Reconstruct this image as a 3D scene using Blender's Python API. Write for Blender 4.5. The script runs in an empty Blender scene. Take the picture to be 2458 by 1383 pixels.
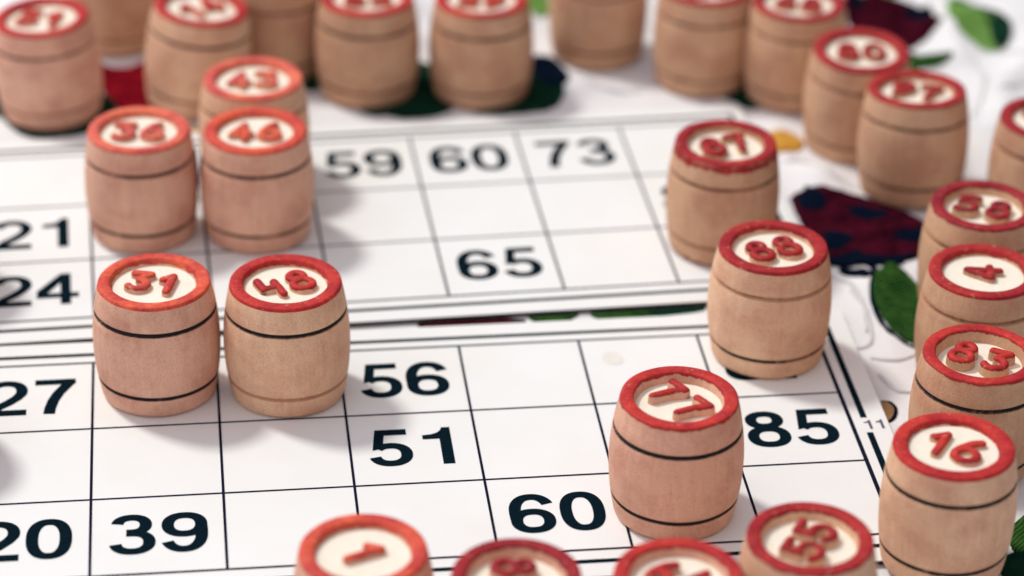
import bpy, bmesh, math, random
import numpy as np
from mathutils import Vector, Matrix, noise as mnoise

random.seed(7)
S = 0.02                      # one printed cell of a card is 20 mm; shapes below are written in cells
scene = bpy.context.scene
col = scene.collection

# ------------------------------------------------------------------ camera, world, light, exposure
F_PX, RX, RY, RZ = 6915.5406, 1.0457, -0.0165, -0.1160
CAM = Vector((0.874, -20.3103, 12.3916))
cd = bpy.data.cameras.new('camera')
cam = bpy.data.objects.new('camera', cd)
col.objects.link(cam)
cam.rotation_mode = 'XYZ'
cam.rotation_euler = (RX, RY, RZ)
cam.location = CAM * S
cd.sensor_width = 36.0
cd.lens = F_PX / 2458.0 * 36.0
cd.clip_start = 0.01
cd.clip_end = 20.0
cd.dof.use_dof = True
cd.dof.focus_distance = 22.1 * S
cd.dof.aperture_fstop = 11.0
cd.dof.aperture_blades = 7
scene.camera = cam

world = bpy.data.worlds.new('World')
scene.world = world
world.use_nodes = True
wt = world.node_tree
bg = wt.nodes['Background']
bg.inputs['Color'].default_value = (0.90, 0.865, 0.94, 1)
# a room that is brighter towards its window side (left) and dimmer towards the right
w_tc = wt.nodes.new('ShaderNodeTexCoord')
w_dot = wt.nodes.new('ShaderNodeVectorMath'); w_dot.operation = 'DOT_PRODUCT'
w_dot.inputs[1].default_value = Vector((-0.88, -0.05, 0.45)).normalized()
w_map = wt.nodes.new('ShaderNodeMapRange')
w_map.inputs[1].default_value = -0.9; w_map.inputs[2].default_value = 1.0
w_map.inputs[3].default_value = 0.0; w_map.inputs[4].default_value = 1.08
wt.links.new(w_tc.outputs['Generated'], w_dot.inputs[0])
wt.links.new(w_dot.outputs['Value'], w_map.inputs[0])
wt.links.new(w_map.outputs[0], bg.inputs['Strength'])

LIGHT_DIR = Vector((-0.49, 0.49, 1.01)).normalized()
ld = bpy.data.lights.new('window_light', 'AREA')
ld.shape = 'DISK'
ld.size = 0.33
ld.energy = 34.0
ld.color = (0.985, 0.985, 0.935)
lo = bpy.data.objects.new('window_light', ld)
col.objects.link(lo)
lo.location = Vector((3.0, 0.0, 0.0)) * S + LIGHT_DIR * 2.2
lo.rotation_euler = LIGHT_DIR.to_track_quat('Z', 'Y').to_euler()

scene.view_settings.view_transform = 'Standard'
scene.view_settings.look = 'None'
scene.view_settings.exposure = 0.0
scene.view_settings.gamma = 1.0
scene.view_settings.use_curve_mapping = False


# ------------------------------------------------------------------ helpers
def tag(o, label=None, cat=None, group=None, kind=None):
    if label: o['label'] = label
    if cat: o['category'] = cat
    if group: o['group'] = group
    if kind: o['kind'] = kind
    return o


def obj(name, bm, mat, parent=None, smooth=True):
    me = bpy.data.meshes.new(name)
    for v in bm.verts:
        v.co *= S
    bm.normal_update()
    bm.to_mesh(me)
    bm.free()
    if smooth:
        me.shade_smooth()
    me.materials.append(mat)
    o = bpy.data.objects.new(name, me)
    col.objects.link(o)
    if parent is not None:
        o.parent = parent
    return o


def empty(name, loc, rot=(0, 0, 0)):
    o = bpy.data.objects.new(name, None)
    o.empty_display_size = 0.005
    o.location = Vector(loc) * S
    o.rotation_euler = rot
    col.objects.link(o)
    return o


def pixel_to_plane(px, py, z):
    R = Matrix.Rotation(RZ, 3, 'Z') @ Matrix.Rotation(RY, 3, 'Y') @ Matrix.Rotation(RX, 3, 'X')
    d = R @ Vector(((px - 1229) / F_PX, -(py - 691.5) / F_PX, -1))
    t = (z - CAM.z) / d.z
    return CAM + d * t


# ------------------------------------------------------------------ materials
class NT:
    def __init__(self, name):
        self.m = bpy.data.materials.new(name)
        self.m.use_nodes = True
        self.t = self.m.node_tree
        self.b = self.t.nodes['Principled BSDF']

    def n(self, kind, **kw):
        nd = self.t.nodes.new(kind)
        for k, v in kw.items():
            setattr(nd, k, v)
        return nd

    def l(self, a, b):
        self.t.links.new(a, b)

    def math(self, op, a, b=None, clamp=False):
        nd = self.n('ShaderNodeMath', operation=op, use_clamp=clamp)
        for i, v in enumerate((a, b)):
            if v is None: continue
            if isinstance(v, (int, float)): nd.inputs[i].default_value = v
            else: self.l(v, nd.inputs[i])
        return nd.outputs[0]

    def mix(self, fac, a, b, blend='MIX'):
        nd = self.n('ShaderNodeMix', data_type='RGBA', blend_type=blend)
        for sock, v in ((nd.inputs[0], fac), (nd.inputs[6], a), (nd.inputs[7], b)):
            if isinstance(v, (int, float)): sock.default_value = v
            elif isinstance(v, tuple): sock.default_value = (*v, 1)
            else: self.l(v, sock)
        return nd.outputs[2]

    def ramp(self, fac, lo, hi):
        nd = self.n('ShaderNodeMapRange', clamp=True)
        self.l(fac, nd.inputs[0])
        nd.inputs[1].default_value = lo
        nd.inputs[2].default_value = hi
        return nd.outputs[0]

    def coords(self, scale=(1, 1, 1), use_random=True):
        tc = self.n('ShaderNodeTexCoord')
        mp = self.n('ShaderNodeMapping')
        self.l(tc.outputs['Object'], mp.inputs[0])
        mp.inputs['Scale'].default_value = tuple(s / S for s in scale)
        if use_random:
            at = self.attr('seed')
            cx = self.n('ShaderNodeCombineXYZ')
            self.l(at.outputs['Fac'], cx.inputs[0])
            self.l(at.outputs['Fac'], cx.inputs[1])
            self.l(cx.outputs[0], mp.inputs['Location'])
        return mp.outputs[0]

    def noise(self, vec, scale=1, detail=3, rough=0.55):
        nd = self.n('ShaderNodeTexNoise')
        self.l(vec, nd.inputs['Vector'])
        nd.inputs['Scale'].default_value = scale
        nd.inputs['Detail'].default_value = detail
        nd.inputs['Roughness'].default_value = rough
        return nd.outputs[0]

    def attr(self, name):
        return self.n('ShaderNodeAttribute', attribute_type='OBJECT', attribute_name=name)

    def bump(self, h, strength, dist):
        nd = self.n('ShaderNodeBump')
        nd.inputs['Strength'].default_value = strength
        nd.inputs['Distance'].default_value = dist * S
        self.l(h, nd.inputs['Height'])
        self.l(nd.outputs[0], self.b.inputs['Normal'])


def wood_colour(t):
    g = t.noise(t.coords((7, 7, 0.7)), 3.0, 4, 0.6)            # vertical fibres
    g2 = t.noise(t.coords((14, 14, 0.5)), 2.0, 3, 0.6)         # a few darker pores and streaks
    blot = t.noise(t.coords((1, 1, 1.2)), 2.6, 4, 0.6)
    speck = t.noise(t.coords((1, 1, 1)), 95, 2, 0.8)
    tint = t.attr('wood_tint').outputs['Color']
    c = t.mix(t.ramp(g, 0.3, 0.7), (0.93, 0.90, 0.88), (1.05, 1.04, 1.03))
    c = t.mix(t.ramp(g2, 0.66, 0.80), c, t.mix(1.0, c, (0.80, 0.72, 0.66), 'MULTIPLY'))
    c = t.mix(1.0, tint, c, 'MULTIPLY')
    c = t.mix(t.ramp(blot, 0.42, 0.66), t.mix(1.0, c, (1.06, 1.07, 1.04), 'MULTIPLY'), t.mix(1.0, c, (0.88, 0.765, 0.735), 'MULTIPLY'))
    c = t.mix(t.ramp(speck, 0.50, 0.72), c, t.mix(1.0, c, (0.66, 0.60, 0.58), 'MULTIPLY'))
    return c, g, speck


def painted_wood():
    t = NT('painted_wood')
    c, g, speck = wood_colour(t)
    tc = t.n('ShaderNodeTexCoord')
    sx = t.n('ShaderNodeSeparateXYZ')
    t.l(tc.outputs['Object'], sx.inputs[0])
    z = t.math('MULTIPLY', sx.outputs[2], 1 / S)
    nz = t.noise(t.coords((7, 7, 1.6)), 1.1, 6, 0.72)
    off = t.math('MULTIPLY', t.math('SUBTRACT', nz, 0.5), t.attr('paint_rag').outputs['Fac'])
    d = t.math('SUBTRACT', t.math('ADD', z, off), t.attr('paint_line').outputs['Fac'])
    mask = t.ramp(d, -0.004, 0.006)
    low = t.math('SUBTRACT', t.attr('paint_low').outputs['Fac'], t.math('ADD', z, off))
    mask = t.math('MAXIMUM', mask, t.ramp(low, -0.004, 0.008))
    wear = t.noise(t.coords((1, 1, 1)), 14, 4, 0.7)
    mask = t.math('MULTIPLY', mask, t.math('SUBTRACT', 1.0, t.math('MULTIPLY', t.ramp(wear, 0.60, 0.72), 0.6)))
    red = t.attr('paint_colour').outputs['Color']
    mott = t.noise(t.coords((1, 1, 1)), 20, 5, 0.7)
    red2 = t.mix(t.ramp(mott, 0.35, 0.7), t.mix(1.0, red, (0.80, 0.66, 0.70), 'MULTIPLY'), t.mix(1.0, red, (1.12, 1.5, 1.35), 'MULTIPLY'))
    hue = t.noise(t.coords((1, 1, 1)), 3.2, 3, 0.6)
    red2 = t.mix(t.ramp(hue, 0.38, 0.62), t.mix(1.0, red2, (0.76, 0.48, 0.85), 'MULTIPLY'), t.mix(1.0, red2, (1.06, 1.12, 1.10), 'MULTIPLY'))
    edge_mix = t.ramp(d, 0.004, 0.022)                              # red turns darker and browner near the paint's edge
    red2 = t.mix(edge_mix, t.mix(1.0, red2, (0.60, 0.85, 0.75), 'MULTIPLY'), red2)
    t.l(t.mix(mask, c, red2), t.b.inputs['Base Color'])
    rr = t.n('ShaderNodeMix', data_type='FLOAT')
    t.l(mask, rr.inputs[0]); rr.inputs[2].default_value = 0.7; rr.inputs[3].default_value = 0.62
    t.b.inputs['Specular IOR Level'].default_value = 0.22
    t.l(rr.outputs[0], t.b.inputs['Roughness'])
    hgt = t.math('ADD', t.math('MULTIPLY', g, 0.6), t.math('MULTIPLY', t.noise(t.coords((1, 1, 1)), 45, 3, 0.7), 0.6))
    t.bump(hgt, 0.5, 0.012)
    return t.m


def burnt_groove():
    t = NT('burnt_groove')
    c, g, speck = wood_colour(t)
    nz = t.noise(t.coords((1, 1, 0.2)), 2.3, 5, 0.75)
    fine = t.noise(t.coords((1, 1, 1)), 26, 3, 0.7)
    s = t.math('ADD', t.math('ADD', nz, t.math('MULTIPLY', fine, 0.25)), t.attr('burn').outputs['Fac'])
    mask = t.ramp(s, 0.54, 0.70)
    tc = t.n('ShaderNodeTexCoord')
    sx = t.n('ShaderNodeSeparateXYZ')
    t.l(tc.outputs['Object'], sx.inputs[0])
    rel = t.math('SUBTRACT', t.math('MULTIPLY', sx.outputs[2], 1 / S), t.attr('groove_z').outputs['Fac'])
    rel = t.math('ADD', rel, t.math('MULTIPLY', t.math('SUBTRACT', fine, 0.5), 0.016))
    mask = t.math('MULTIPLY', mask, t.ramp(t.math('ADD', rel, t.math('MULTIPLY', t.attr('burn').outputs['Fac'], 0.05)), -0.014, -0.006))
    t.l(t.mix(mask, t.mix(1.0, c, (0.72, 0.62, 0.55), 'MULTIPLY'), (0.012, 0.011, 0.010)), t.b.inputs['Base Color'])
    t.b.inputs['Roughness'].default_value = 0.85
    return t.m


def cream_disc():
    t = NT('cream_disc')
    n = t.noise(t.coords((1, 1, 1)), 9, 4, 0.6)
    gr = t.noise(t.coords((12, 1.5, 1)), 3, 4, 0.6)
    c = t.mix(t.ramp(n, 0.35, 0.7), (0.90, 0.845, 0.72), (0.88, 0.80, 0.65))
    c = t.mix(t.math('MULTIPLY', t.ramp(gr, 0.5, 0.72), 0.4), c, (0.80, 0.70, 0.54))
    t.l(c, t.b.inputs['Base Color'])
    t.b.inputs['Roughness'].default_value = 0.6
    t.bump(gr, 0.2, 0.01)
    return t.m


def card_paper():
    t = NT('card_paper')
    n = t.noise(t.coords((1, 1, 1), False), 1.3, 5, 0.6)
    f = t.noise(t.coords((1, 1, 1), False), 60, 3, 0.6)
    c = t.mix(t.ramp(n, 0.3, 0.75), (0.835, 0.84, 0.825), (0.80, 0.80, 0.775))
    big = t.noise(t.coords((1, 1, 1), False), 0.55, 3, 0.6)
    c = t.mix(t.math('MULTIPLY', t.ramp(big, 0.55, 0.75), 0.7), c, (0.81, 0.785, 0.72))
    c = t.mix(t.math('MULTIPLY', t.ramp(f, 0.66, 0.8), 0.18), c, (0.55, 0.50, 0.45))
    t.l(c, t.b.inputs['Base Color'])
    t.b.inputs['Roughness'].default_value = 0.55
    t.bump(t.noise(t.coords((1, 1, 1), False), 40, 4, 0.6), 0.12, 0.01)
    return t.m


def plain(name, c, rough=0.6, vary=0.12, scale=20, bump=0.0, spec=0.08):
    t = NT(name)
    n = t.noise(t.coords((1, 1, 1), False), scale, 4, 0.65)
    dk = tuple(v * (1 - vary) for v in c)
    lt = tuple(min(1, v * (1 + vary)) for v in c)
    t.l(t.mix(t.ramp(n, 0.3, 0.7), dk, lt), t.b.inputs['Base Color'])
    t.b.inputs['Roughness'].default_value = rough
    t.b.inputs['Specular IOR Level'].default_value = spec
    if bump: t.bump(n, bump, 0.02)
    return t.m


def thread(name, c, c2, scale=16, angle=0.5, rough=0.55):
    """satin stitch: fine parallel threads with two dye tones"""
    t = NT(name)
    tc = t.n('ShaderNodeTexCoord')
    mp = t.n('ShaderNodeMapping')
    t.l(tc.outputs['Object'], mp.inputs[0])
    mp.inputs['Scale'].default_value = (1 / S, 1 / S, 1 / S)
    mp.inputs['Rotation'].default_value = (0, 0, angle)
    w = t.n('ShaderNodeTexWave', wave_type='BANDS')
    t.l(mp.outputs[0], w.inputs['Vector'])
    w.inputs['Scale'].default_value = scale
    w.inputs['Distortion'].default_value = 2.5
    w.inputs['Detail'].default_value = 3
    n = t.noise(t.coords((1, 1, 1), False), 5, 4, 0.7)
    f = t.math('ADD', t.math('MULTIPLY', n, 0.9), t.math('MULTIPLY', w.outputs['Fac'], 0.25))
    t.l(t.mix(t.ramp(f, 0.38, 0.78), c, c2), t.b.inputs['Base Color'])
    t.b.inputs['Roughness'].default_value = rough
    t.b.inputs['Specular IOR Level'].default_value = 0.0
    t.bump(w.outputs['Fac'], 0.6, 0.02)
    return t.m


def cloth_mat():
    t = NT('white_cloth')
    n = t.noise(t.coords((1, 1, 1), False), 2.0, 5, 0.6)
    wv = t.noise(t.coords((1, 1, 1), False), 30, 4, 0.7)
    t.l(t.mix(t.ramp(n, 0.3, 0.7), (0.78, 0.77, 0.78), (0.84, 0.83, 0.82)), t.b.inputs['Base Color'])
    t.b.inputs['Roughness'].default_value = 0.85
    t.b.inputs['Sheen Weight'].default_value = 0.15
    t.bump(wv, 0.5, 0.03)
    return t.m


M_WOOD, M_GROOVE, M_CREAM, M_PAPER = painted_wood(), burnt_groove(), cream_disc(), card_paper()
M_INK = plain('print_ink', (0.004, 0.012, 0.019), 0.8, 0.3, 30, spec=0.0)
M_LINE = plain('line_ink', (0.012, 0.012, 0.030), 0.8, 0.3, 30, spec=0.0)
M_EDGE = plain('card_edge', (0.030, 0.032, 0.035), 0.85, 0.2, 30)
M_STAIN = plain('card_stain', (0.765, 0.735, 0.675), 0.6, 0.05, 12)
M_CLOTH = cloth_mat()
M_RED = thread('crimson_thread', (0.010, 0.002, 0.006), (0.085, 0.007, 0.018), 11, 0.6)
M_BRIGHTRED = thread('red_thread', (0.09, 0.003, 0.010), (0.36, 0.010, 0.020), 18, 0.6)
M_NAVY = thread('navy_thread', (0.002, 0.004, 0.012), (0.006, 0.012, 0.028), 20, -0.4)
M_GREEN = thread('green_thread', (0.006, 0.030, 0.009), (0.05, 0.135, 0.026), 9, 0.9)
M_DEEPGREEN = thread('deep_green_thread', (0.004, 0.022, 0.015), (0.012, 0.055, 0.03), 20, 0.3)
M_LIME = thread('lime_thread', (0.13, 0.28, 0.06), (0.22, 0.40, 0.10), 22, 0.9)
M_YELLOW = thread('yellow_thread', (0.62, 0.28, 0.03), (0.80, 0.46, 0.10), 20, 0.2)
M_BROWN = thread('brown_thread', (0.30, 0.15, 0.07), (0.42, 0.24, 0.12), 24, 0.2)


# ------------------------------------------------------------------ barrel table
# name, centre of base (x, y), stands on ('card' or 'cloth'), number, turn of the number (degrees, as seen from the camera), options
Z_CLOTH = -0.055
ORANGE = (0.76, 0.10, 0.050)
CORAL = (0.80, 0.15, 0.085)
SCARLET = (0.56, 0.032, 0.025)
CRIMSON = (0.43, 0.022, 0.022)
DARK = (0.36, 0.016, 0.022)
PALE_W = (0.75, 0.485, 0.325)
PINK_W = (0.735, 0.435, 0.32)
TAN_W = (0.61, 0.375, 0.24)
G = 'numbered wooden lotto barrels'
BARRELS = [
    dict(at=(0.533, -0.444), num='31', turn=-9, size=0.27, adv=0.225, red=ORANGE, wood=PINK_W, burn=(0.16, 0.17), label='wooden barrel numbered 31 with an orange red rim, standing left of the front 48 barrel'),
    dict(at=(1.565, -0.552), num='48', turn=28, red=SCARLET, wood=PALE_W, burn=(0.10, -0.12), open4=True, label='wooden barrel numbered 48 with a scarlet rim, standing right beside the 31 barrel'),
    dict(at=(0.427, 2.205), num='36', turn=0, red=CORAL, wood=PINK_W, burn=(0.06, 0.10), label='wooden barrel with coral rim and number starting with 3, directly behind the 31 barrel'),
    dict(at=(1.433, 2.109), num='46', turn=4, red=ORANGE, wood=PINK_W, burn=(0.06, 0.04), label='wooden barrel with a number starting with 4, directly behind the front 48 barrel'),
    dict(at=(1.449, 3.139), num='43', turn=6, red=CORAL, wood=PALE_W, burn=(0.0, 0.0), label='blurred coral rimmed barrel, third back in the left group, its lower half hidden'),
    dict(at=(5.473, 1.530), num='87', turn=20, red=CRIMSON, wood=TAN_W, burn=(0.0, -0.12), rag=0.16, low=0.035, depth=0.075, label='wooden barrel numbered 87 with red paint running ragged down its side'),
    dict(at=(5.527, -0.322), num='88', turn=22, red=CRIMSON, wood=PALE_W, burn=(-0.12, 0.08), depth=0.07, label='wooden barrel numbered 88 at the right end of the card rows'),
    dict(at=(4.385, -2.520), num='77', turn=-52, adv=0.28, red=SCARLET, wood=PINK_W, burn=(0.18, 0.16), depth=0.085, label='wooden barrel numbered 77 covering part of the cell beside the printed 85'),
    dict(at=(6.262, -3.345), num='16', turn=-27, adv=0.225, size=0.31, red=SCARLET, wood=PALE_W, burn=(0.12, 0.14), depth=0.05, label='wooden barrel numbered 16 in the lower right corner'),
    dict(at=(6.80, -2.06), cloth=True, px=(2355, 848), num='83', turn=-26, adv=0.27, red=SCARLET, wood=TAN_W, burn=(0.12, 0.1), depth=0.105, sides=True, label='wooden barrel numbered 83 with tan sided digits, behind the 16 barrel'),
    dict(at=(0, 0), cloth=True, px=(2362, 648), num='4', turn=86, red=CRIMSON, wood=TAN_W, burn=(-0.02, 0.0), depth=0.06, label='wooden barrel with the single digit 4, between the 58 and 83 barrels'),
    dict(at=(0, 0), cloth=True, px=(2362, 491), num='58', turn=-21, adv=0.265, red=DARK, wood=TAN_W, burn=(-0.02, 0.0), depth=0.085, label='wooden barrel numbered 58 with a dark red rim, behind the single 4 barrel'),
    dict(at=(0, 0), cloth=True, px=(2206, 219), num='97', turn=-18, red=CRIMSON, wood=TAN_W, burn=(0.0, 0.0), tilt=(-4, 0), depth=0.07, label='barrel numbered with a last digit 7, standing beyond the dark embroidered poppy'),
    dict(at=(0, 0), cloth=True, px=(2065, 112), num='80', turn=0, red=CRIMSON, wood=TAN_W, burn=(-0.05, -0.05), tilt=(3, 0), label='blurred barrel with number ending in 0, between the rear poppy and the yellow bud'),
    dict(at=(0, 0), cloth=True, px=(1918, 2), num='68', turn=-12, red=CRIMSON, wood=TAN_W, burn=(-0.05, -0.05), label='blurred barrel with red rim just cut by the top edge, left of the rear poppy'),
    dict(at=(5.90, 4.92), cloth=True, num='23', turn=10, red=CRIMSON, wood=TAN_W, burn=(0.0, -0.08), label='blurred barrel with top cut off, second from the rear poppy along the right row'),
    dict(at=(4.96, 5.62), cloth=True, num='71', turn=30, red=CRIMSON, wood=TAN_W, burn=(-0.05, 0.0), label='topless blurred barrel at the top edge, with white cloth showing on both its sides'),
    dict(at=(3.70, 4.83), cloth=True, num='29', turn=-5, red=SCARLET, wood=TAN_W, burn=(0.06, 0.0), label='blurred barrel behind the printed 60, right one of the rear pair'),
    dict(at=(2.61, 4.95), cloth=True, num='62', turn=8, red=SCARLET, wood=TAN_W, burn=(0.05, 0.0), label='blurred barrel behind the printed 59, left one of the rear pair'),
    dict(at=(1.76, 5.55), cloth=True, num='20', turn=0, red=SCARLET, wood=TAN_W, burn=(0.0, 0.0), label='blurred shaded barrel mostly hidden, just left of the rear pair behind the printed 59'),
    dict(at=(0, 0), cloth=True, px=(470, 17), num='14', turn=48, tilt=(0, 6), red=SCARLET, wood=PALE_W, burn=(0.05, 0.0), label='blurred barrel with its rim cut by the top edge, right of the embroidered red patch'),
    dict(at=(0.19, 6.32), cloth=True, num='52', turn=0, red=SCARLET, wood=TAN_W, burn=(0.0, 0.0), label='blurred barrel in deep shade at the back, above the embroidered red patch'),
    dict(at=(0, 0), cloth=True, px=(106, 40), num='51', turn=-12, tilt=(0, -3), red=SCARLET, wood=PINK_W, burn=(0.04, -0.05), label='blurred barrel in the top left corner, standing on a dark green leaf'),
    dict(at=(0, 0), cloth=True, px=(2522, 282), num='75', turn=0, red=DARK, wood=TAN_W, burn=(0.0, 0.0), label='barrel cut by the right edge, its dark red rim showing above the 58 barrel'),
    dict(at=(0, 0), cloth=True, px=(872, 1320), num='1', turn=-62, red=ORANGE, wood=PINK_W, burn=(0.0, 0.0), depth=0.06, disc=(0.86, 0.76), label='barrel with the single digit 1, leftmost of the row cut by the bottom edge'),
    dict(at=(0, 0), cloth=True, px=(1240, 1380), num='82', turn=-84, red=DARK, wood=PINK_W, burn=(0.0, 0.0), depth=0.09, label='dark red rimmed barrel cut by the bottom edge, right of the single 1 barrel'),
    dict(at=(0, 0), cloth=True, px=(1630, 1380), num='64', turn=-24, red=SCARLET, wood=PINK_W, burn=(0.0, 0.0), depth=0.085, label='red rimmed barrel cut by the bottom edge, directly below the 77 barrel'),
    dict(at=(0, 0), cloth=True, px=(1945, 1290), num='55', turn=64, red=CRIMSON, wood=PALE_W, burn=(0.0, 0.0), depth=0.085, label='wooden barrel numbered 55 with a deep cream recess, left of the 16 barrel'),
    dict(at=(-1.42, -1.08), num='10', turn=0, red=SCARLET, wood=TAN_W, burn=(0.0, 0.0), label='barrel just beyond the left edge, its soft shadow falling above the printed 20'),
    dict(at=(-1.45, 1.50), num='15', turn=0, red=SCARLET, wood=TAN_W, burn=(0.0, 0.0), label='barrel just beyond the left edge, its soft shadow falling on the printed 24'),
]
H = 1.01
for b in BARRELS:
    if 'px' in b:
        q = pixel_to_plane(*b['px'], H + Z_CLOTH)
        b['at'] = (q.x, q.y)
    b['z'] = Z_CLOTH if b.get('cloth') else 0.0

# ------------------------------------------------------------------ tablecloth
UX, UY, UA = -0.0834, 3.7214, 0.0286          # upper card: place and turn of its grid origin
def to_upper(x, y):
    dx, dy = x - UX, y - UY
    return (math.cos(UA) * dx + math.sin(UA) * dy, -math.sin(UA) * dx + math.cos(UA) * dy)


def box_dist(x, y, x0, x1, y0, y1):
    dx = max(x0 - x, 0, x - x1); dy = max(y0 - y, 0, y - y1)
    return math.hypot(dx, dy)


def cloth_z(x, y):
    """flat where something stands, softly rumpled elsewhere"""
    d = min(box_dist(x, y, -3.4, 6.3, -3.32, 0.33), 9)
    ux, uy = to_upper(x, y)
    d = min(d, box_dist(ux, uy, -3.4, 6.25, -3.33, 0.33))
    for b in BARRELS:
        d = min(d, math.hypot(x - b['at'][0], y - b['at'][1]) - 0.46)
    k = min(max(d / 0.7, 0.0), 1.0)
    k = k * k * (3 - 2 * k)
    v = mnoise.fractal(Vector((x * 0.55, y * 0.8, 3.1)), 0.9, 2.0, 4) * 0.13
    r = 1 - abs(mnoise.noise(Vector((x * 0.7 + 4, y * 0.55 + 0.35 * x, 8.0)))) * 2.2
    v += max(r, 0) ** 3 * 0.2
    r2 = 1 - abs(mnoise.noise(Vector((x * 1.5 + 2, y * 1.1 + 0.6 * x, 3.0)))) * 2.6
    v += max(r2, 0) ** 2 * 0.07 + mnoise.noise(Vector((x * 3.1, y * 3.1, 1.0))) * 0.03
    return Z_CLOTH - 0.004 + k * v + mnoise.noise(Vector((x * 6, y * 6, 5.0))) * 0.003 * min(1, max(0, d / 0.1))


tb = bmesh.new()
X0, X1, Y0, Y1, ST = -3.6, 11.0, -6.4, 13.0, 0.09
nx, ny = int((X1 - X0) / ST) + 1, int((Y1 - Y0) / ST) + 1
grid = [[tb.verts.new((X0 + i * ST, Y0 + j * ST, cloth_z(X0 + i * ST, Y0 + j * ST))) for i in range(nx)] for j in range(ny)]
for j in range(ny - 1):
    for i in range(nx - 1):
        tb.faces.new((grid[j][i], grid[j][i + 1], grid[j + 1][i + 1], grid[j + 1][i]))
cloth = obj('tablecloth', tb, M_CLOTH)
tag(cloth, 'rumpled white tablecloth embroidered with red poppies and green leaves under the cards', 'tablecloth')


def smooth_outline(pts, n=90):
    """closed Catmull-Rom through the points"""
    out, m = [], len(pts)
    per = max(3, n // m)
    for i in range(m):
        a, b, c, d = (Vector(pts[(i + k) % m]) for k in (-1, 0, 1, 2))
        for s in range(per):
            t = s / per
            out.append(0.5 * ((2 * b) + (c - a) * t + (2 * a - 5 * b + 4 * c - d) * t * t + (3 * b - a - 3 * c + d) * t ** 3))
    return out


def patch(name, outline, mat, parent, lift=0.004, thick=0.022, label=None, jag=0.012):
    """raised embroidery lying on the cloth: rings shrinking to the centre, domed"""
    ol = smooth_outline([(p[0], p[1]) for p in outline])
    cx = sum(p.x for p in ol) / len(ol); cy = sum(p.y for p in ol) / len(ol)
    bm = bmesh.new()
    rings = []
    prof = [(1.0, -0.012), (1.0, 0.006), (0.965, thick * 0.8), (0.85, thick), (0.6, thick * 1.1), (0.3, thick * 1.15)]
    js = [1 + random.uniform(-jag, jag) for _ in ol]
    for s, dz in prof:
        ring = []
        for p, j in zip(ol, js):
            x = cx + (p.x - cx) * s * j; y = cy + (p.y - cy) * s * j
            ring.append(bm.verts.new((x, y, cloth_z(x, y) + lift + dz)))
        rings.append(ring)
    n = len(ol)
    for a, b in zip(rings, rings[1:]):
        for i in range(n):
            bm.faces.new((a[i], a[(i + 1) % n], b[(i + 1) % n], b[i]))
    c = bm.verts.new((cx, cy, cloth_z(cx, cy) + lift + thick * 1.15))
    for i in range(n):
        bm.faces.new((rings[-1][i], rings[-1][(i + 1) % n], c))
    bmesh.ops.recalc_face_normals(bm, faces=bm.faces)
    o = obj(name, bm, mat, parent)
    if label: o['label'] = label
    return o


def px(pts):
    return [tuple(pixel_to_plane(x, y, Z_CLOTH)[:2]) for x, y in pts]


def blob(cx_, cy_, rx, ry, n=9, wob=0.12, rot=0.0):
    out = []
    for i in range(n):
        a = i * 2 * math.pi / n
        k = 1 + random.uniform(-wob, wob)
        u, v = rx * k * math.cos(a), ry * k * math.sin(a)
        out.append((cx_ + u * math.cos(rot) - v * math.sin(rot), cy_ + u * math.sin(rot) + v * math.cos(rot)))
    return out


def thread_line(name, pts, mat, parent, w=0.022):
    """a stitched cord lying on the cloth"""
    P = [Vector((*p, 0)) for p in pts]
    fine = []
    for i in range(len(P) - 1):
        for s in range(8):
            a = P[max(i - 1, 0)]; b = P[i]; c = P[i + 1]; d = P[min(i + 2, len(P) - 1)]
            t = s / 8
            fine.append(0.5 * ((2 * b) + (c - a) * t + (2 * a - 5 * b + 4 * c - d) * t * t + (3 * b - a - 3 * c + d) * t ** 3))
    fine.append(P[-1])
    bm = bmesh.new()
    rings = []
    for i, p in enumerate(fine):
        d = (fine[min(i + 1, len(fine) - 1)] - fine[max(i - 1, 0)]).normalized()
        s = Vector((-d.y, d.x, 0))
        ww = w * (0.55 + 0.45 * math.sin(math.pi * min(1, (i + 1) / len(fine)))) * random.uniform(0.85, 1.1)
        ring = []
        for k in range(8):
            a = 2 * math.pi * k / 8
            q = p + s * ww * math.cos(a)
            ring.append(bm.verts.new((q.x, q.y, cloth_z(q.x, q.y) + 0.006 + ww * 0.6 * math.sin(a))))
        rings.append(ring)
    for a, b in zip(rings, rings[1:]):
        for k in range(8):
            bm.faces.new((a[k], a[(k + 1) % 8], b[(k + 1) % 8], b[k]))
    bm.faces.new(rings[0]); bm.faces.new(rings[-1][::-1])
    bmesh.ops.recalc_face_normals(bm, faces=bm.faces)
    return obj(name, bm, mat, parent)


def flower(pts, spots, mat, label):
    o = patch('embroidered_flower', px(pts), mat, cloth, thick=0.03, label=label, jag=0.02)
    for (sx, sy, rx, ry) in spots:
        c = pixel_to_plane(sx, sy, Z_CLOTH)
        patch('spot', blob(c.x, c.y, rx * 0.9, ry * 0.9, 11, 0.35), M_NAVY, o, lift=0.022, thick=0.022)
    return o


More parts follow.
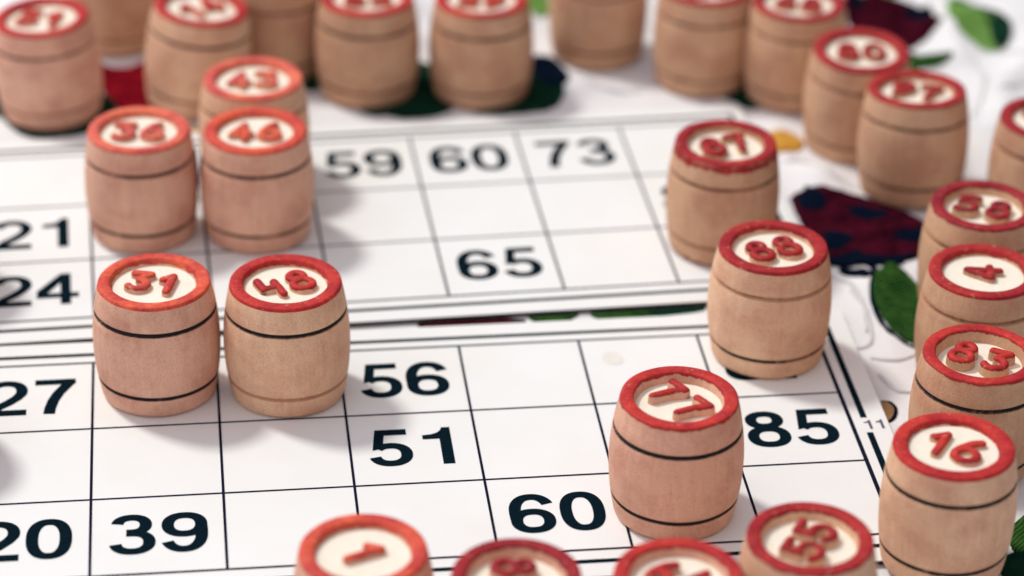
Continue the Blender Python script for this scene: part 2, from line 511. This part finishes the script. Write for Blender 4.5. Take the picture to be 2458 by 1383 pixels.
flower([(1898, 474), (1953, 456), (2034, 466), (2110, 488), (2190, 518), (2245, 570), (2205, 628), (2130, 642), (2050, 642), (1990, 628), (1950, 580), (1918, 530)],
       [(1950, 484, 0.17, 0.2), (2088, 528, 0.17, 0.17), (2012, 585, 0.16, 0.16), (2180, 590, 0.14, 0.14), (2030, 630, 0.3, 0.1), (2120, 636, 0.3, 0.09)], M_RED, 'dark crimson embroidered poppy with navy spots')
flower([(2020, 20), (2080, 6), (2140, 10), (2200, 36), (2258, 66), (2235, 92), (2180, 112), (2150, 140), (2080, 130), (2030, 70)],
       [(2048, 38, 0.13, 0.2), (2200, 54, 0.15, 0.2)], M_RED, 'dark red embroidered poppy at the back right')
patch('embroidered_flower', px([(235, 185), (300, 170), (365, 190), (370, 262), (310, 275), (262, 240)]), M_BRIGHTRED, cloth, thick=0.03, label='bright red embroidered petal at the back left')
c = pixel_to_plane(1130, 776, Z_CLOTH)
patch('embroidered_flower', blob(c.x, c.y, 0.42, 0.2, 14, 0.25), M_RED, cloth, lift=0.0, thick=0.012, label='red embroidered petal showing in the gap between the cards')
# leaves, and dark green patches standing in for shade between back barrels
def leaf(pts, mat, label=None, vein=None, halves=None):
    o = patch('embroidered_leaf_or_shade', px(pts), mat, cloth, lift=0.012, thick=0.028, label=label, jag=0.018)
    if vein:
        thread_line('vein', px(vein), M_DEEPGREEN, o, 0.02).location.z = 0.022 * S
    return o
leaf([(2132, 640), (2100, 684), (2094, 716), (2108, 760), (2140, 800), (2190, 826), (2250, 838), (2262, 780), (2215, 700), (2165, 662)], M_GREEN, 'green embroidered leaf with a stitched edge', vein=[(2134, 650), (2150, 700), (2185, 760), (2240, 825)])
thread_line('stitched_edge', px([(2132, 636), (2098, 680), (2090, 716), (2104, 764), (2138, 806), (2190, 833), (2250, 846)]), M_NAVY, cloth, 0.02)
o = leaf([(2280, 20), (2335, 38), (2402, 80), (2420, 106), (2392, 124), (2320, 106), (2284, 86), (2270, 52)], M_LIME, 'lime and dark green embroidered leaf at the back right')
patch('embroidered_leaf_or_shade', px([(2290, 20), (2345, 36), (2412, 80), (2424, 108), (2396, 122), (2362, 84), (2320, 52)]), M_DEEPGREEN, cloth, lift=0.03, thick=0.02, label='dark half of the leaf at the back right')
leaf([(2160, 150), (2220, 160), (2282, 172), (2250, 188), (2180, 186), (2150, 170)], M_GREEN)
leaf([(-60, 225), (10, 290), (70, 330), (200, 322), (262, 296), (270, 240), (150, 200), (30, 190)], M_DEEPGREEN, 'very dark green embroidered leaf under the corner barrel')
leaf([(862, 262), (930, 284), (1000, 286), (1066, 274), (1096, 240), (1060, 180), (980, 160), (900, 200)], M_DEEPGREEN)  # leaf widened so its dark green deepens the shade between the rear pair
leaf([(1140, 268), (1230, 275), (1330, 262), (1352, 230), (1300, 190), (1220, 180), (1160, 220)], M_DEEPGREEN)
patch('embroidered_flower', px([(1270, 150), (1318, 140), (1350, 165), (1366, 196), (1340, 226), (1290, 214)]), M_NAVY, cloth, lift=0.02, thick=0.02, label='navy embroidered petal behind the printed 60')
leaf([(1690, 215), (1740, 236), (1792, 262), (1830, 250), (1810, 190), (1760, 160), (1700, 180)], M_DEEPGREEN)  # dark green leaf, spread wide to paint in shade under the back row
leaf([(690, 160), (740, 150), (800, 176), (792, 206), (740, 220), (690, 206)], M_DEEPGREEN)  # no leaf here: dark patch painting the shade left of the rear pair
leaf([(1262, -30), (1300, -10), (1322, 18), (1306, 44), (1276, 40), (1258, 10)], M_LIME)
leaf([(2050, -14), (2090, -2), (2150, -4), (2130, 10), (2070, 10)], M_LIME)
leaf([(2424, 1282), (2450, 1262), (2490, 1250), (2510, 1300), (2470, 1336), (2432, 1326)], M_GREEN)
leaf([(2405, 1346), (2440, 1334), (2500, 1340), (2500, 1400), (2430, 1400), (2400, 1374)], M_DEEPGREEN)
for (a, b, ry, mt) in (((1262), (1380), 0.16, M_GREEN), ((1420), (1600), 0.16, M_GREEN), ((1500), (1690), 0.2, M_DEEPGREEN)):
    p0 = pixel_to_plane(a, 762 - (a - 1262) * 0.04, Z_CLOTH); p1 = pixel_to_plane(b, 762 - (b - 1262) * 0.04, Z_CLOTH)
    patch('embroidered_leaf_or_shade', blob((p0.x + p1.x) / 2, (p0.y + p1.y) / 2 + (0.1 if mt is M_DEEPGREEN else 0), (p1.x - p0.x) / 2, ry, 12, 0.2), mt, cloth, lift=0.0, thick=0.01)
p0 = pixel_to_plane(150, 838, Z_CLOTH)
patch('embroidered_leaf_or_shade', blob(p0.x, p0.y, 0.35, 0.13, 12, 0.2), M_DEEPGREEN, cloth, lift=0.0, thick=0.01)
# small yellow buds, stems and the little ringed hole
patch('embroidered_bud', px([(1830, 330), (1870, 324), (1905, 328), (1930, 345), (1915, 364), (1866, 372), (1832, 360)]), M_YELLOW, cloth, thick=0.03, label='yellow embroidered bud behind the 87 barrel')
patch('embroidered_bud', px([(440, 318), (470, 312), (486, 326), (476, 345), (448, 346)]), M_YELLOW, cloth, thick=0.02)
thread_line('stem', px([(2018, 648), (2040, 658), (2065, 666), (2086, 686)]), M_NAVY, cloth, 0.06)
thread_line('stem', px([(2078, 640), (2096, 652), (2100, 666), (2092, 676)]), M_NAVY, cloth, 0.035)
M_WHITE = thread('white_thread', (0.74, 0.73, 0.74), (0.84, 0.83, 0.82), 22, 0.4)
for q in ([(1996, 664), (2046, 694), (2078, 752), (2092, 816), (2066, 836), (2030, 826)], [(2040, 700), (2074, 744), (2080, 800)],
          [(2090, 860), (2150, 868), (2200, 850)], [(2110, 900), (2150, 940), (2190, 944)], [(1880, 396), (1950, 404), (2010, 440), (2060, 452)],
          [(2240, 140), (2310, 160), (2360, 220), (2330, 300)], [(2330, 150), (2440, 170), (2470, 230), (2390, 250)], [(1380, 190), (1420, 220), (1480, 230), (1540, 222)]):
    thread_line('white_embroidery', px(q), M_WHITE, cloth, 0.022)
patch('eyelet', px([(2116, 966), (2136, 972), (2146, 986), (2140, 1004), (2128, 1010), (2110, 1000)]), M_BROWN, cloth, thick=0.006)
thread_line('stitched_edge', px([(2114, 964), (2136, 968), (2150, 984), (2146, 1004), (2130, 1014), (2118, 1008)]), M_NAVY, cloth, 0.016)


# ------------------------------------------------------------------ cards
def oval(cx_, cy_, rx, ry, a0, a1, n=24, e=2.25):
    out = []
    for i in range(n + 1):
        a = math.radians(a0 + (a1 - a0) * i / n)
        c, sn = math.cos(a), math.sin(a)
        out.append((cx_ + rx * math.copysign(abs(c) ** (2 / e), c), cy_ + ry * math.copysign(abs(sn) ** (2 / e), sn)))
    return out


SIX = [oval(.332, .312, .240, .232, 0, 360, 40), oval(.345, .535, .258, .387, 27, 180, 30) + [(.087, .45), (.092, .34)]]
# bold grotesque digits in a box one unit high: pen strokes (lists of tuples) or filled shapes ('fill', ...)
PEN = {
    '0': [oval(.332, .5, .240, .423, 0, 360, 48, 2.4)],
    '1': [('fill', [(0, .69), (.255, .69), (.255, 0), (.432, 0), (.432, 1), (.305, 1), (.285, .93), (.235, .865), (.14, .82), (0, .805)])],
    '2': [oval(.325, .69, .238, .233, 168, -18, 22) + [(.49, .50), (.36, .36), (.21, .24), (.115, .10)], ('fill', [(.02, 0), (.645, 0), (.645, .155), (.05, .155)])],
    '3': [oval(.315, .738, .205, .187, 172, -90, 24) + [(.24, .551)], [(.24, .530)] + oval(.325, .302, .243, .225, 90, -172, 26)],
    '4': [('fill', [(.405, 0), (.575, 0), (.575, 1), (.405, 1)]), ('fill', [(.02, .215), (.70, .215), (.70, .365), (.02, .365)]), ('fill', [(.02, .30), (.155, .30), (.425, .735), (.425, 1), (.41, 1), (.02, .44)])],
    '5': [('fill', [(.135, .845), (.60, .845), (.60, 1), (.125, 1)]), ('fill', [(.06, .445), (.215, .49), (.265, .90), (.125, 1)]), oval(.328, .318, .242, .240, 140, -168, 28)],
    '6': SIX,
    '7': [('fill', [(.02, .84), (.64, .84), (.64, .99), (.02, .99)]), [(.575, .93), (.50, .80), (.39, .60), (.31, .38), (.265, .16), (.25, 0)]],
    '8': [oval(.332, .752, .205, .172, 0, 360, 36), oval(.332, .292, .243, .216, 0, 360, 40)],
    '9': [[(.664 - x, 1 - y) for x, y in st] for st in SIX],
}


def pen_digit(bm, ch, x, y, z, h, tx=0.178, ty=0.150):
    """strokes of a flat broad pen; each stroke a hair above the last so that no two share a plane"""
    for k, st in enumerate(PEN[ch]):
        zz = z + 0.0003 * k
        P = lambda u, v: bm.verts.new((x + u * h, y + v * h, zz))
        if st[0] == 'fill':
            f = bm.faces.new([P(u, v) for u, v in st[1]])
            f.normal_update()
            if f.normal.z < 0: f.normal_flip()
            continue
        V = [Vector((u, v)) for u, v in st]
        closed = (V[0] - V[-1]).length < 1e-4
        if closed: V = V[:-1]
        n = len(V)
        L, R = [], []
        for i, p in enumerate(V):
            a = V[i - 1] if (i > 0 or closed) else p
            b = V[(i + 1) % n] if (i < n - 1 or closed) else p
            d = (b - a).normalized()
            o_ = Vector((-d.y * tx / 2, d.x * ty / 2))
            L.append(P(*(p + o_))); R.append(P(*(p - o_)))
        for i in range(n if closed else n - 1):
            j = (i + 1) % n
            f = bm.faces.new((R[i], R[j], L[j], L[i]))
            f.normal_update()
            if f.normal.z < 0: f.normal_flip()


GW = {'0': .345, '1': .225, '2': .335, '3': .34, '4': .365, '5': .335, '6': .345, '7': .335, '8': .345, '9': .34}
def add_text(bm, text, x, y, z, h=0.52, k=1.0):
    adv = 0.385 * h / 0.52
    for i, ch in enumerate(text):
        w = GW[ch] * h / 0.52
        ox = x + i * adv + (0.055 * h / 0.52 if ch == '1' else (0.345 * h / 0.52 - w) / 2)
        pen_digit(bm, ch, ox, y, z, h)


def rect(bm, x0, x1, y0, y1, z):
    # broken into short pieces with a slightly uneven edge, as real print
    f = bm.faces.new([bm.verts.new(c) for c in ((x0, y0, z), (x1, y0, z), (x1, y1, z), (x0, y1, z))])
    return f


ROW = 0.9957
TH = 0.048
def make_card(loc, rot, label, numbers, right, small=None, stain=None):
    root = empty('lotto_card', loc, (0, 0, rot))
    tag(root, label, 'game card', 'lotto cards')
    yb = -3 * ROW
    # cardboard: top sheet is white, the cut edge is near black
    bm = bmesh.new()
    x0, x1, y0, y1 = -3.33, right, yb - 0.335, 0.335
    r = 0.03
    def corner_loop(z, inset):
        out = []
        for (cx_, cy_, a0) in ((x1, y0, -90), (x1, y1, 0), (x0, y1, 90), (x0, y0, 180)):
            sx = -1 if cx_ == x1 else 1; sy = -1 if cy_ == y1 else 1
            for k in range(4):
                a = math.radians(a0 + 30 * k)
                out.append(bm.verts.new((cx_ + sx * r + (r - inset) * math.cos(a), cy_ + sy * r + (r - inset) * math.sin(a), z)))
        return out
    loops = [corner_loop(-TH, 0.004), corner_loop(-TH + 0.006, 0), corner_loop(-0.006, 0), corner_loop(-0.0015, 0.002), corner_loop(0, 0.008)]
    n = len(loops[0])
    for a, b in zip(loops, loops[1:]):
        for i in range(n):
            bm.faces.new((a[i], a[(i + 1) % n], b[(i + 1) % n], b[i]))
    bm.faces.new(loops[-1]); bm.faces.new(loops[0][::-1])
    o = obj('cardboard', bm, M_PAPER, root, smooth=False)
    o.data.materials.append(M_EDGE)
    for p in o.data.polygons:
        if abs(p.normal.z) < 0.3: p.material_index = 1
    # thin grid; verticals a hair above horizontals so that no two faces share a plane
    bm = bmesh.new()
    for k in range(4):
        w = 0.010 if k in (1, 2) else 0.012
        rect(bm, -3.0, 6.0, -k * ROW - w, -k * ROW + w, 0.0025)
    for k in range(-3, 7):
        w = 0.0105 if k not in (-3, 6) else 0.017
        rect(bm, k - w, k + w, yb, 0.0, 0.0035)
    obj('printed_grid', bm, M_LINE, root, smooth=False)
    # thick frame
    bm = bmesh.new()
    t, w = 0.128, 0.023
    rect(bm, -3.0 - t, 6.0 + t, t - w, t + w, 0.0025)
    rect(bm, -3.0 - t, 6.0 + t, yb - t - w - 0.02, yb - t + w - 0.02, 0.0025)
    rect(bm, -3 - t - w, -3 - t + w, yb - t, t, 0.0035)
    if small:
        rect(bm, 6.115 - 0.026, 6.115 + 0.026, -1.385, t, 0.0035)
        rect(bm, 6.115 - 0.026, 6.115 + 0.026, yb - t, -1.605, 0.0035)
    else:
        rect(bm, 6.115 - 0.026, 6.115 + 0.026, yb - t, t, 0.0035)
    obj('printed_frame', bm, M_INK, root, smooth=False)
    if small:
        bm = bmesh.new()
        add_text(bm, small, 6.085, -1.555, 0.0025, 0.13)
        o = obj('serial_number', bm, plain('pale_ink', (0.10, 0.11, 0.15)), root, smooth=False)
    for (c, rw), s in numbers.items():
        bm = bmesh.new()
        add_text(bm, s, c + 0.138, -(rw + 0.5) * ROW - 0.25, 0.0025)
        obj('number', bm, M_INK, root, smooth=False)['label'] = 'black printed number ' + s
    for (sx, sy, rx, ry) in stain or ():
        bm = bmesh.new()
        bm.faces.new([bm.verts.new((p[0], p[1], 0.002)) for p in smooth_outline(blob(sx, sy, rx, ry, 9, 0.1), 50)][::1])
        for f in bm.faces:
            if f.normal.z < 0: f.normal_flip()
        obj('stain', bm, M_STAIN, root, smooth=False)
    return root


make_card((0, 0, 0), 0, 'nearer white card printed with 56, 51, 39, 60 and 85', {
    (-1, 0): '27', (-1, 2): '20', (0, 2): '39', (2, 0): '56', (2, 1): '51', (3, 2): '60', (5, 0): '87', (5, 1): '85', (1, 0): '40', (-3, 0): '2', (-2, 1): '14'},
    6.30, '11', [(4.25, -0.31, 0.088, 0.10)])
make_card((UX, UY, 0), UA, 'farther white card printed with 59, 60, 73 and 65', {
    (-1, 1): '21', (-1, 2): '24', (2, 0): '59', (3, 0): '60', (4, 0): '73', (3, 2): '65', (5, 1): '80', (1, 1): '47', (-2, 0): '19'},
    6.24)


# ------------------------------------------------------------------ barrels
def arc(cx_, cy_, rx, ry, a0, a1, n=14):
    return [(cx_ + rx * math.cos(math.radians(a0 + (a1 - a0) * i / n)), cy_ + ry * math.sin(math.radians(a0 + (a1 - a0) * i / n))) for i in range(n + 1)]


# centre lines of the raised digits, in a box 0.6 wide and 1 high
STROKES = {
    '0': [arc(.3, .5, .25, .42, 90, 450, 28)],
    '1': [[(.12, .70), (.24, .80), (.36, .93)], [(.36, .93), (.36, .5), (.36, .06)]],
    '2': [arc(.3, .68, .24, .25, 165, -30, 14) + [(.32, .30), (.06, .07)], [(.06, .07), (.56, .07)]],
    '3': [[(.06, .93), (.52, .93)], [(.52, .93), (.27, .60)], arc(.27, .32, .26, .27, 90, -150, 16)],
    '4': [[(.40, .06), (.40, .50), (.40, .94)], [(.40, .94), (.20, .62), (.03, .32)], [(.03, .32), (.58, .32)]],
    '4o': [[(.46, .06), (.46, .42), (.46, .72)], [(.08, .94), (.08, .66), (.09, .46)], [(.09, .46), (.46, .42)]],
    '5': [[(.52, .93), (.12, .93)], [(.12, .93), (.10, .55)], [(.10, .55)] + arc(.27, .33, .27, .27, 110, -150, 18)],
    '6': [[(.46, .95), (.28, .82), (.10, .52), (.05, .34)], arc(.3, .30, .25, .25, 0, 360, 24)],
    '7': [[(.05, .92), (.54, .92)], [(.54, .92), (.36, .55), (.26, .06)]],
    '8': [arc(.3, .72, .19, .20, 0, 360, 22), arc(.3, .28, .25, .25, 0, 360, 26)],
    '9': [arc(.3, .70, .25, .25, 0, 360, 24), [(.55, .66), (.50, .48), (.32, .18), (.14, .05)]],
}


def sweep(bm, pts, w, z0, h):
    """raised stroke with steep sides, a rounded top and rounded ends"""
    prof = [(1.08, 0), (1.0, 0.55), (0.92, 0.80), (0.66, 0.96), (0.0, 1.0)]
    P = [Vector((x, y, 0)) for x, y in pts]
    closed = (P[0] - P[-1]).length < 1e-5
    if closed: P = P[:-1]
    n = len(P)
    rows = []
    for i, p in enumerate(P):
        a = P[i - 1] if (i > 0 or closed) else p
        b = P[(i + 1) % n] if (i < n - 1 or closed) else p
        d = (b - a).normalized()
        s = Vector((-d.y, d.x, 0))
        ww = w * (1 + mnoise.noise(Vector((p.x * 9, p.y * 9, z0 * 50))) * 0.12)
        row = []
        for k, z in prof: row.append(p + s * ww * k + Vector((0, 0, z0 + h * z)))
        for k, z in prof[-2::-1]: row.append(p - s * ww * k + Vector((0, 0, z0 + h * z)))
        rows.append([bm.verts.new(v) for v in row])
    for i in range(n if closed else n - 1):
        a, b = rows[i], rows[(i + 1) % n]
        for k in range(len(a) - 1):
            bm.faces.new((a[k], a[k + 1], b[k + 1], b[k]))
    if not closed:
        for q in (P[0], P[-1]):                                # round ends
            rings = []
            for k, z in prof[:-1]:
                rings.append([bm.verts.new(q + Vector((w * k * math.cos(t), w * k * math.sin(t), z0 + h * z * 0.995))) for t in (2 * math.pi * j / 16 for j in range(16))])
            top = bm.verts.new(q + Vector((0, 0, z0 + h * 0.995)))
            for a, b in zip(rings, rings[1:]):
                for j in range(16):
                    bm.faces.new((a[j], a[(j + 1) % 16], b[(j + 1) % 16], b[j]))
            for j in range(16):
                bm.faces.new((rings[-1][j], rings[-1][(j + 1) % 16], top))


def lathe(bm, prof, seg=96, wob=0.0, seed=0.0):
    rings = []
    for r, z in prof:
        ring = []
        for i in range(seg):
            a = 2 * math.pi * i / seg
            rr = r * (1 + wob * mnoise.noise(Vector((math.cos(a) * 1.5 + seed, math.sin(a) * 1.5, z * 2))))
            ring.append(bm.verts.new((rr * math.cos(a), rr * math.sin(a), z)))
        rings.append(ring)
    for a, b in zip(rings, rings[1:]):
        for i in range(seg):
            bm.faces.new((a[i], a[(i + 1) % seg], b[(i + 1) % seg], b[i]))
    return rings


BULGE = [0.0]
def body_r(z):
    t = (z - 0.47) / 0.54
    return 0.5 + BULGE[0] * (1 - t * t) - 0.062 * t * t - (0.006 * max(0, -t))


G1, G2, GH, GD = 0.777, 0.194, 0.019, 0.024
def make_barrel(b, i):
    x, y = b['at']
    depth = b.get('depth', 0.06)
    rng = random.Random(i * 13 + 5)
    tx, ty = b.get('tilt', (0, 0))
    root = empty('lotto_barrel', (x - 0.5 * math.sin(math.radians(ty)), y, b['z'] + 0.002 + 0.2 * abs(math.sin(math.radians(ty)))))
    root.rotation_euler = (math.radians(tx), math.radians(ty), 0)
    tag(root, b['label'], 'lotto barrel', G)
    sd = rng.uniform(0, 40)
    BULGE[0] = rng.uniform(-0.010, 0.010)

    def dress(o, line=9.0, rag=0.02, burn=0.0):
        o['seed'] = sd
        o['wood_tint'] = b['wood']
        o['paint_colour'] = b['red']
        o['paint_line'] = float(line)
        o['paint_rag'] = float(rag)
        o['paint_low'] = float(b.get('low', -1.0))
        o['burn'] = float(burn)
        return o

    # body: three wood bands; the grooves between them are parts of their own
    bm = bmesh.new()
    def band(z0, z1, n):
        return [(body_r(z0 + (z1 - z0) * k / n), z0 + (z1 - z0) * k / n) for k in range(n + 1)]
    ed = 0.005
    base = [(0.0005, 0.0), (body_r(0) - 0.036, 0.0), (body_r(0) - 0.022, 0.005), (body_r(0) - 0.008, 0.014), (body_r(0.024) - 0.001, 0.024)]
    lathe(bm, base + band(0.036, G2 - GH - ed, 5) + [(body_r(G2 - GH) - 0.002, G2 - GH)], wob=0.010, seed=sd)
    lathe(bm, [(body_r(G2 + GH) - 0.002, G2 + GH)] + band(G2 + GH + ed, G1 - GH - ed, 14) + [(body_r(G1 - GH) - 0.002, G1 - GH)], wob=0.010, seed=sd)
    lathe(bm, [(body_r(G1 + GH) - 0.002, G1 + GH)] + band(G1 + GH + ed, H - 0.03, 5), wob=0.010, seed=sd)
    rag = b.get('rag', 0.03)
    dress(obj('body', bm, M_WOOD, root), H - 0.028 - (0.05 if rag > 0.1 else 0) + rng.uniform(-.006, .008), rag)
    for gz, bn in ((G1, b['burn'][0]), (G2, b['burn'][1])):
        bm = bmesh.new()
        lathe(bm, [(body_r(gz - GH) - 0.002, gz - GH), (body_r(gz) - GD * 0.45, gz - GH * 0.55), (body_r(gz) - GD * 0.8, gz - GH * 0.25), (body_r(gz) - GD, gz), (body_r(gz) - GD * 0.8, gz + GH * 0.55), (body_r(gz + GH) - 0.002, gz + GH)], wob=0.010, seed=sd)
        dress(obj('groove', bm, M_GROOVE, root), burn=bn)['groove_z'] = float(gz)
    # rim: rounded shoulder, flat top ring, wall of the recess
    bm = bmesh.new()
    ri, rf = 0.342 + rng.uniform(-.004, .006), 0.322
    zt = H
    prof = [(body_r(H - 0.03), H - 0.03), (body_r(H) + 0.004, H - 0.016), (body_r(H) + 0.002, H - 0.008), (body_r(H) - 0.003, H - 0.003),
            (body_r(H) - 0.010, zt - 0.0005), (0.40, zt), (ri + 0.012, zt - 0.0005), (ri + 0.003, zt - 0.004), (ri - 0.001, zt - 0.012), (ri - 0.006, zt - 0.03), (rf, zt - depth - 0.004)]
    lathe(bm, prof, wob=0.010, seed=sd)
    dress(obj('rim', bm, M_WOOD, root), H - (0.045 if depth < 0.075 else 0.026), 0.075)
    bm = bmesh.new()
    rings = lathe(bm, [(rf + 0.012, H - depth), (0.25, H - depth + 0.001), (0.12, H - depth + 0.001)], 64)
    c = bm.verts.new((0, 0, H - depth + 0.001))
    for k in range(64):
        bm.faces.new((rings[-1][k], rings[-1][(k + 1) % 64], c))
    dress(obj('recessed_disc', bm, M_CREAM, root))
    # digits
    bm = bmesh.new()
    sc = b.get('size', 0.29)
    txt = b['num']
    adv = b.get('adv', 0.245)
    for k, ch in enumerate(txt):
        key = '4o' if ch == '4' and b.get('open4') else ch
        ox = (k - (len(txt) - 1) / 2) * adv
        for st in STROKES[key]:
            pts = [(ox + (u - 0.3) * sc * 1.05, (v - 0.5) * sc) for u, v in st]
            sweep(bm, pts, 0.0345, H - depth, depth * 0.92 + rng.uniform(-.0006, .0006))
    bmesh.ops.rotate(bm, verts=bm.verts, cent=(0, 0, 0), matrix=Matrix.Rotation(math.radians(b['turn']) + RZ, 3, 'Z'))
    bmesh.ops.recalc_face_normals(bm, faces=bm.faces)
    dress(obj('number', bm, M_WOOD, root), H - depth * (0.34 if depth > 0.08 else 0.50), 0.07)
    return root


for i, b in enumerate(BARRELS):
    make_barrel(b, i)
